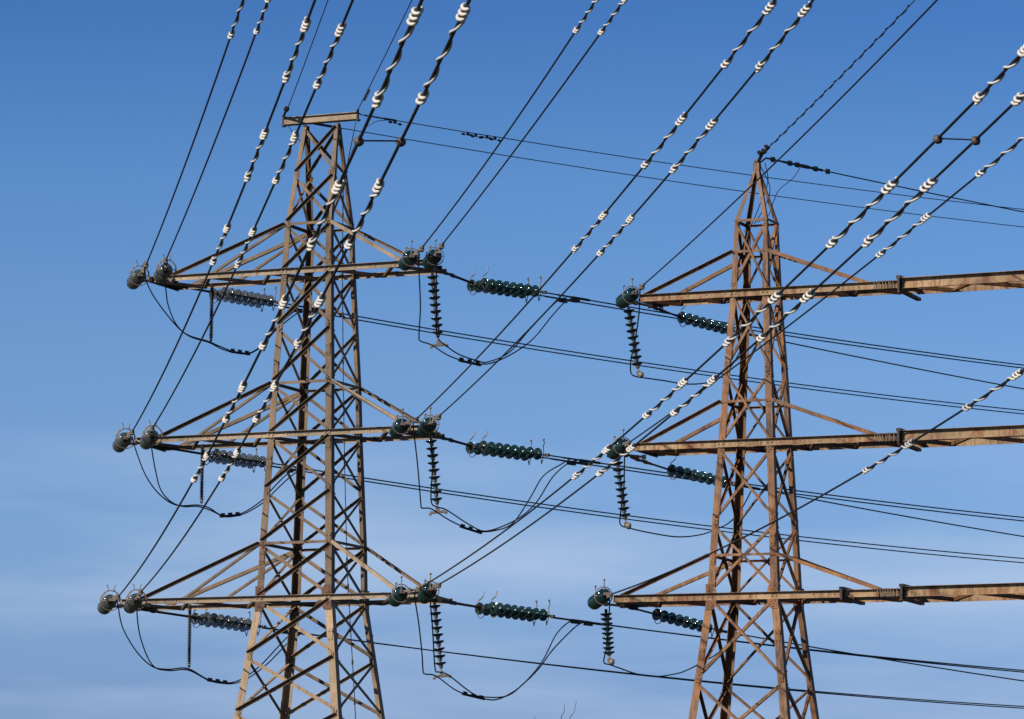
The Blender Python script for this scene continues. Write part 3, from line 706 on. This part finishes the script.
def t_near(fn, q, lo_=0., hi_=95.):
    """parameter on the wire whose picture lies closest to pixel q"""
    best = (1e9, 0)
    def pj(t):
        p = fn(t)-CAMP; y = p.y*math.cos(PITCH)+p.z*math.sin(PITCH); v = -p.y*math.sin(PITCH)+p.z*math.cos(PITCH); c, s = math.cos(ROLL), math.sin(ROLL)
        return W/2+(p.x/y*c+v/y*s)*FPX, H/2-(-p.x/y*s+v/y*c)*FPX
    n_ = 400
    for r_ in range(3):
        st = (hi_-lo_)/n_
        for k in range(n_+1):
            t = lo_+st*k
            if fn(t).y < 6: continue
            x, y = pj(t); d_ = (x-q[0])**2+(y-q[1])**2
            if d_ < best[0]: best = (d_, t)
        lo_, hi_ = best[1]-st, best[1]+st
    return best[1]
GIN = 'twin line conductors rising overhead toward the upper right'
for which, key, pix, dampers in INW:
    A = ENDS[key]; fn, u = fit_fn(A, pix, HIN)
    tmax = 1.25*max(t_near(fn, q) for q in (pix[-1],))+20; tmax = min(tmax, 88)
    pts = [fn(tmax*k/40) for k in range(41)]
    side, lev, _ = key
    lab = (f'{which} overhead wire rising from {side} tip of grey pylon {lev} arm' if side != 'R' else f'single overhead wire rising from left tip of rusty pylon {lev} arm')
    if not dampers: lab += ', bare all along'
    else: lab += ', wound with white spirals'
    o = add_wire('overhead_wire', pts, WR, lab, 'power line', GIN)
    FN[key] = (fn, o, A, u)
    # dead-end clamp on the wire
    bm = NB(); tube(bm, [fn(0), fn(.45)], .03, 8); box(bm, fn(.1)+V((0, 0, -.02)), u*.12, V((.05, 0, 0)), V((0, 0, .05))); obj('dead_end_clamp', bm, MS['fit'], o)
    for a, b_ in dampers:
        ta, tb = t_near(fn, a), t_near(fn, b_)
        spiral(fn, min(ta, tb), max(ta, tb), o)
# twin-line spacers
for k0, k1, p, q, lab in ((('left', 'bottom', 0), ('left', 'bottom', 1), (362, 142), (398, 139.5), 'short rod spacer between two overhead wires beside top of grey pylon'),
                          (('right', 'bottom', 0), ('right', 'bottom', 1), (939, 139.6), (973.5, 137.5), 'short rod spacer between two overhead wires at upper right, above rusty arm')):
    f0, f1 = FN[k0][0], FN[k1][0]; P0 = f0(t_near(f0, p)); P1 = f1(t_near(f1, q))
    root = empty('wire_spacer', P0); tag(root, lab, 'spacer', 'rod spacers between twin wires')
    bm = NB(); tube(bm, [P0, P1], .009, 8); obj('rod', bm, MS['dark'], root)
    for c in (P0, P1):
        bm = NB(); lathe(bm, [(0, -.055), (.04, -.045), (.055, 0), (.04, .045), (0, .055)], 14, c-V((0, 0, .01)), (P1-P0).normalized()); obj('clamp', bm, MS['cast'], root, smooth=True)

# away wires
GAW = 'conductors leaving to the lower right'
def away(A, pix, label, group, r=WR, ext=90., sag=.0007):
    P_ = hpt(A, pix[-1]); u = V((math.sin(HOUT), math.cos(HOUT), 0)); t1 = (P_-A).dot(u); dz = P_.z-A.z
    a_ = dz/t1-sag*t1
    fn = lambda t: A+u*t+V((0, 0, a_*t+sag*t*t))
    o = add_wire('overhead_wire', [fn(ext*k/40) for k in range(41)], r, label, 'power line', group); return fn, o, u
for (side, lev), (x0, ys) in {('left', 'top'): (1024, (410.5, 414)), ('left', 'middle'): (1024, (558.5, 562.8)), ('left', 'bottom'): (1024, (706.5, 708.3)), ('right', 'top'): (1024, (365.2, 368.2)), ('right', 'middle'): (1024, (517.5, 521)), ('right', 'bottom'): (1024, (670.5, 672.2))}.items():
    E_, Wp, S = AEND[(side, lev)]
    for k, sg in enumerate((-1, 1)):
        A = E_+perp*.20*sg+V((0, 0, (-.035*sg if lev == 'bottom' else 0)))
        fn, o, u = away(A, [(x0, ys[1-k])], f'{"farther" if sg<0 else "nearer"} twin wire from {side} end of grey pylon {lev} arm, running off to the right', GAW)
        L_ = (Wp-E_).length
        bm = NB(); tube(bm, [fn(L_*.35), fn(L_*.75)], .022, 8); tube(bm, [fn(L_*.7), fn(L_*1.12)], .032, 8); box(bm, fn(L_*.78)-V((0, 0, .03)), u*.14, V((.03, 0, 0)), V((0, 0, .05)))
        obj('dead_end_clamp', bm, MS['dark'], o)
for lev, y in (('top', 389), ('middle', 536.6), ('bottom', 681)):
    E_, Wp, S = AEND[('R', lev)]
    fn, o, u = away(E_, [(1024, y)], f'single wire from rusty pylon {lev} arm, running off to the right', GAW)
    bm = NB(); tube(bm, [fn(.2), fn(1.1)], .034, 8); obj('dead_end_clamp', bm, MS['dark'], o)

# earth wires at the peaks, with small dumbbell dampers
def dumbbell(c, d, parent):
    d = d.normalized(); bm = NB(); q = c-V((0, 0, .07))
    tube(bm, [q-d*.22, q+d*.22], .008, 5); box(bm, c-V((0, 0, .035)), d*.03, V((.02, 0, 0)), V((0, 0, .045)))
    for s in (-1, 1): lathe(bm, [(0, 0), (.026, .01), (.03, .1), (0, .11)], 8, q+d*s*.22-d*s*.10 if s > 0 else q-d*.24, d)
    obj('vibration_damper', bm, MS['dark'], parent)
GE = 'thin earth wires meeting at the pylon tops'
def ewire(A, pixend, h, label, ext, r=.0125, sag=.0006):
    P_ = on_plane(*pixend, A, h); u = V((math.sin(h), math.cos(h), 0)); 
    if (P_-A).dot(u) < 0: u = -u
    t1 = (P_-A).dot(u); a_ = (P_.z-A.z)/t1-sag*t1; fn = lambda t: A+u*t+V((0, 0, a_*t+sag*t*t))
    o = add_wire('earth_wire', [fn(ext*k/30) for k in range(31)], r, label, 'power line', GE, seg=5); return fn, o, u
E1a, E1b = A0-PL.b*.05+V((0, 0, .1)), A1-PL.b*.05+V((0, 0, .1))
f1, o1, u1 = ewire(at(288, 108, E1a.y-.6), (328, 0), HIN, 'thin earth wire rising from left end of grey pylon top beam', 45)
bm = NB(); tube(bm, [E1a, at(285.5, 112, E1a.y-.3), at(288, 108, E1a.y-.6)], .03, 6); lathe(bm, [(0, 0), (.07, .02), (.07, .08), (0, .1)], 8, at(286, 110, E1a.y-.4), V((.3, -.9, .3)).normalized()); obj('clamp', bm, MS['dark'], o1)
f2, o2, u2 = ewire(E1b, (412, 0), HIN, 'thin earth wire rising from right end of grey pylon top beam', 45)
for q in ((367, 96), (369.5, 90)): dumbbell(f2(t_near(f2, q, 0, 30)), u2, o2)
f3, o3, u3 = ewire(at(360, 114.5, E1b.y), (1024, 209.5), HOUT, 'upper thin wire crossing to the right from grey pylon top beam', 120)
for q in ((395, 121), (468, 132), (476, 133), (487, 135), (495, 136)): dumbbell(f3(t_near(f3, q, 0, 40)), u3, o3)
bm = NB(); tube(bm, [f3(.15), f3(1.0)], .02, 6); tube(bm, [f3(.9), f3(1.3)], .028, 6); obj('dead_end_clamp', bm, MS['dark'], o3)
bm = NB(); tube(bm, smoothpath([f3(1.2), at(378, 121, E1b.y), at(368, 126, E1b.y), at(362, 131, E1b.y), at(354, 146, E1b.y), at(349, 160, E1b.y)], 5), .009, 5); obj('bonding_lead', bm, MS['wire'], o3)
f4, o4, u4 = ewire(at(300, 121, E1a.y+.4), (1024, 227), HOUT, 'lower thin wire crossing to the right behind grey pylon top', 120)
bm = NB(); tube(bm, [at(285, 117, E1a.y), at(300, 121, E1a.y+.4)], .02, 6); tube(bm, [f4(.5), f4(1.3)], .035, 6); obj('dead_end_clamp', bm, MS['dark'], o4)
bm = NB(); tube(bm, smoothpath([at(286, 122, E1a.y), at(291, 130, E1a.y), at(296, 136, E1a.y+.2), at(301, 142, E1a.y+.4)], 4), .009, 5); obj('bonding_lead', bm, MS['wire'], o4)
Ap = at(767, 149, apex.y-.3)
f5, o5, u5 = ewire(Ap, (915, 0), HIN, 'twisted earth wire rising from the peak of rusty pylon', 45, .011)
bm = NB(); tube(bm, [apex+V((0, 0, .05)), at(762, 154, apex.y-.2), Ap], .04, 6)
for q in ((760, 153), (764, 151), (767, 147)): lathe(bm, [(0, -.05), (.075, -.03), (.075, .02), (0, .05)], 8, at(*q, apex.y-.25), V((.5, -.5, .6)).normalized())
obj('clamp', bm, MS['dark'], o5)
bm = NB(); pts = []
for k in range(260):
    t = .2+k*.055; d = u5; x = V((0, 0, 1)).cross(d).normalized(); pts.append(f5(t)+(x*math.cos(k*.35)+V((0, 0, 1))*math.sin(k*.35))*.022)
tube(bm, pts, .012, 4); obj('wrap_rod', bm, MS['wire'], o5)
Aq = at(766, 158, apex.y+.1)
f6, o6, u6 = ewire(Aq, (1024, 212), HOUT, 'earth wire leaving the peak of rusty pylon to the right', 110, .017)
L6 = t_near(f6, (822, 171), 0, 30)
bm = NB(); tube(bm, [apex+V((0, 0, .03)), f6(0), f6(L6*.3)], .024, 6); tube(bm, [f6(L6*.3), f6(L6*.62)], .032, 6); tube(bm, [f6(L6*.6), f6(L6*.75)], .05, 6); tube(bm, [f6(L6*.75), f6(L6)], .036, 6)
for k in (.12, .42, .55, .88, 1.1): c = f6(L6*k); box(bm, c, u6*.05, V((.03, 0, 0)), V((0, 0, .06)))
obj('dead_end_clamp', bm, MS['dark'], o6)

# jumper loops
JG = 'slack jumper loops under the arm ends'
J = [
 ('right', 'top', 0, [(419, 252), (418.7, 266.5), (420.4, 305), (419, 335), (420.5, 341), (431.6, 345), (451, 356.7), (478.8, 364), (500, 360), (530, 341.7), (552, 316), (565, 302), (574, 298)]),
 ('right', 'top', 1, [(437, 250), (436.3, 268.7), (436.5, 300), (437, 335), (446.6, 346), (459.5, 354.6), (476.7, 360.5), (487.4, 362), (509, 352.5), (530, 329), (556, 302), (566, 298)]),
 ('right', 'middle', 0, [(413, 422), (413.7, 430.8), (417.6, 465), (420.8, 503), (422, 508), (431.6, 509), (451, 521), (474.5, 530.7), (493.9, 530.7), (513, 523), (530.4, 497.4), (543.3, 476), (561.5, 464), (570, 459)]),
 ('right', 'middle', 1, [(434, 421), (430.5, 436), (432.5, 465), (431, 500), (437, 507), (446.6, 510), (470, 525), (487.4, 531), (517.5, 519), (536.8, 501.7), (551.9, 478), (566.9, 464), (578, 460)]),
 ('right', 'bottom', 0, [(416, 590), (414.7, 597), (418.7, 623), (422, 653.7), (423, 670), (425, 674), (436, 676), (457.3, 691), (480.8, 698), (497, 699.4), (516, 690), (532, 674.8), (544, 658.4), (555.8, 635), (567.5, 623), (576, 620)]),
 ('right', 'bottom', 1, [(434, 588), (430.4, 597.5), (432.7, 630), (435, 668), (439, 672), (448, 674.8), (469, 691), (480.8, 696.5), (506.6, 696), (525.3, 682), (539.4, 667.8), (553.4, 649), (576.9, 625.6), (588, 622)]),
 ('left', 'top', 0, [(145, 268), (146.4, 280.7), (154.8, 298), (174.3, 323.5), (188, 335), (207.4, 341), (219, 346), (234.7, 351.8), (250, 352.7), (262, 345), (271.7, 333), (284, 320), (298, 308)]),
 ('left', 'top', 1, [(163, 265), (165.5, 286.5), (168.4, 306), (177, 325.5), (190, 336.5), (209, 342.5), (222, 349), (236, 353), (251, 353), (264, 344), (274, 332), (288, 320), (303, 309)]),
 ('left', 'middle', 0, [(132, 436), (134.4, 445.8), (145, 474), (158.7, 493.5), (176, 505), (197.7, 505), (209.4, 508), (221, 515), (234.7, 515), (246.4, 511), (262, 500.3), (271.7, 489.6), (285, 476), (298, 468)]),
 ('left', 'middle', 1, [(151, 433), (151.5, 446.8), (155.8, 472), (160.7, 489.6), (170.4, 501.3), (183, 506.5), (198, 506.5), (211, 510.5), (224, 516.5), (236, 516), (248, 512), (264, 502), (275, 491), (290, 477), (303, 468)]),
 ('left', 'bottom', 0, [(117, 600), (118.2, 607), (123, 628.4), (136.8, 651.8), (152.3, 666.4), (168, 669.3), (187.4, 668.4), (207, 679), (222.5, 682.4), (234, 682), (247, 676), (262, 664), (276, 649), (292, 632)]),
 ('left', 'bottom', 1, [(139, 595), (136.8, 609), (140.6, 638), (152.3, 665), (168, 670.5), (188, 670), (209, 680.5), (224, 683.5), (236, 683), (250, 677), (266, 665), (281, 650), (297, 632)]),
 ('R', 'top', 0, [(640, 290), (639, 312.6), (635, 341.8), (631, 359.3), (631, 373), (637, 376.8), (641, 377.4), (664.3, 380.7), (685.7, 384), (707, 382.7), (722, 376), (734, 362), (746, 340)]),
 ('R', 'middle', 0, [(626, 447), (624.5, 460), (623.8, 489), (620.5, 513.5), (620.5, 524.6), (629, 528), (648, 532.4), (676.8, 536.8), (701, 534.6), (719, 528), (730, 522), (742, 508), (752, 489)]),
 ('R', 'bottom', 0, [(609, 598), (609.6, 606), (607.5, 635), (606.4, 648.3), (603.8, 662), (610.4, 664.8), (621.3, 668.7), (637, 674), (655.8, 676.5), (677.7, 673.4), (690, 668.7), (702, 662.4), (718, 653), (736, 636)]),
]
for side, lev, k, pp in J:
    if side == 'R': Y0 = ENDS[('R', lev, 0)].y; Y1 = AEND[('R', lev)][1].y
    else: Y0 = ENDS[(side, lev, k)].y; Y1 = AEND[(side, lev)][1].y
    n_ = len(pp); ln = [0.]
    for a, b_ in zip(pp, pp[1:]): ln.append(ln[-1]+math.hypot(a[0]-b_[0], a[1]-b_[1]))
    pts = smoothpath([at(*q, Y0+(Y1-Y0)*(l/ln[-1])) for q, l in zip(pp, ln)], 6)
    if side == 'R': lab = f'slack dark jumper wire hanging under left half of rusty pylon {lev} arm'
    else: lab = f'{"outer" if (k == 0) == (side == "left") else "inner"} slack jumper wire looping below {side} end of grey pylon {lev} arm'
    o = add_wire('jumper_loop', pts, .0165, lab, 'jumper wire', JG)
    if k == 0 and side != 'R':
        i0 = int(len(pts)*(.58 if side == 'left' else .5))
        tgt = {('right', 'top'): (470, 359), ('right', 'middle'): (471, 527), ('right', 'bottom'): (473, 696), ('left', 'top'): (240, 352), ('left', 'middle'): (229, 515), ('left', 'bottom'): (219, 681)}[(side, lev)]
        i0 = min(range(2, len(pts)-2), key=lambda i: (pts[i]-at(*tgt, pts[i].y)).length)
        d = (pts[i0+1]-pts[i0-1]).normalized()
        bm = NB()
        for s in (-.26, 0, .26): 
            c = pts[i0]+d*s+V((0, 0, .02)); box(bm, c, d*.07, V((0, .10, 0)), V((0, 0, .045)))
        tube(bm, [pts[i0]-d*.36+V((0, .03, .0)), pts[i0]+d*.36+V((0, .03, .0))], .03, 6)
        obj('jumper_clamp', bm, MS['dark'], o)

# ------------------------------------------------------------------ bare tree whose tips reach the frame
TY = 46.; base = at(566, 719, TY); tb = V((base.x-.1, TY, 0))
tr = empty('bare_tree', tb); tag(tr, 'bare young tree, only its twig tips showing at the bottom edge', 'tree')
def limb(bm, p, q, r0, r1, wob=.04, n=6):
    pts = []; 
    for k in range(n+1):
        t = k/n; pts.append(p.lerp(q, t)+V((random.uniform(-wob, wob), random.uniform(-wob, wob), 0))*(1 if 0 < k < n else 0))
    tube(bm, pts, [r0+(r1-r0)*k/n for k in range(n+1)], 6)
bm = NB(); limb(bm, tb, tb+V((.05, 0, 2.2)), .06, .03); trunk = obj('trunk', bm, MS['bark'], tr, smooth=True)
bm = NB(); topz = base.z
tips = [at(564.5, 703.5, TY), at(576.5, 700.5, TY), at(534, 716, TY)]
mids = [at(561, 722, TY), at(569, 724, TY), at(536, 730, TY)]
for tp, md in zip(tips, mids):
    r0_ = .012; pts = smoothpath([tb+V((.05, 0, 2.1)), tb.lerp(md, .8)+V((0, 0, .1)), md, md.lerp(tp, .5)+V((.012, 0, 0)), tp], 4); tube(bm, pts, [.0075*(1-k/len(pts))+.0022 for k in range(len(pts))], 5)
for k in range(46):
    z0 = random.uniform(.9, 2.3); a = random.uniform(0, 6.28); ln_ = random.uniform(.5, 1.25)
    p = tb+V((0, 0, z0)); q = p+V((math.cos(a)*ln_*.6, math.sin(a)*ln_*.6, ln_))
    q.z = min(q.z, topz-.12); limb(bm, p, q, .012, .004)
    for j in range(3):
        c = p.lerp(q, random.uniform(.4, .9)); e_ = c+V((random.uniform(-.2, .2), random.uniform(-.2, .2), random.uniform(.1, .3))); e_.z = min(e_.z, topz-.1); limb(bm, c, e_, .005, .002, .01, 3)
obj('crown', bm, MS['bark'], tr)
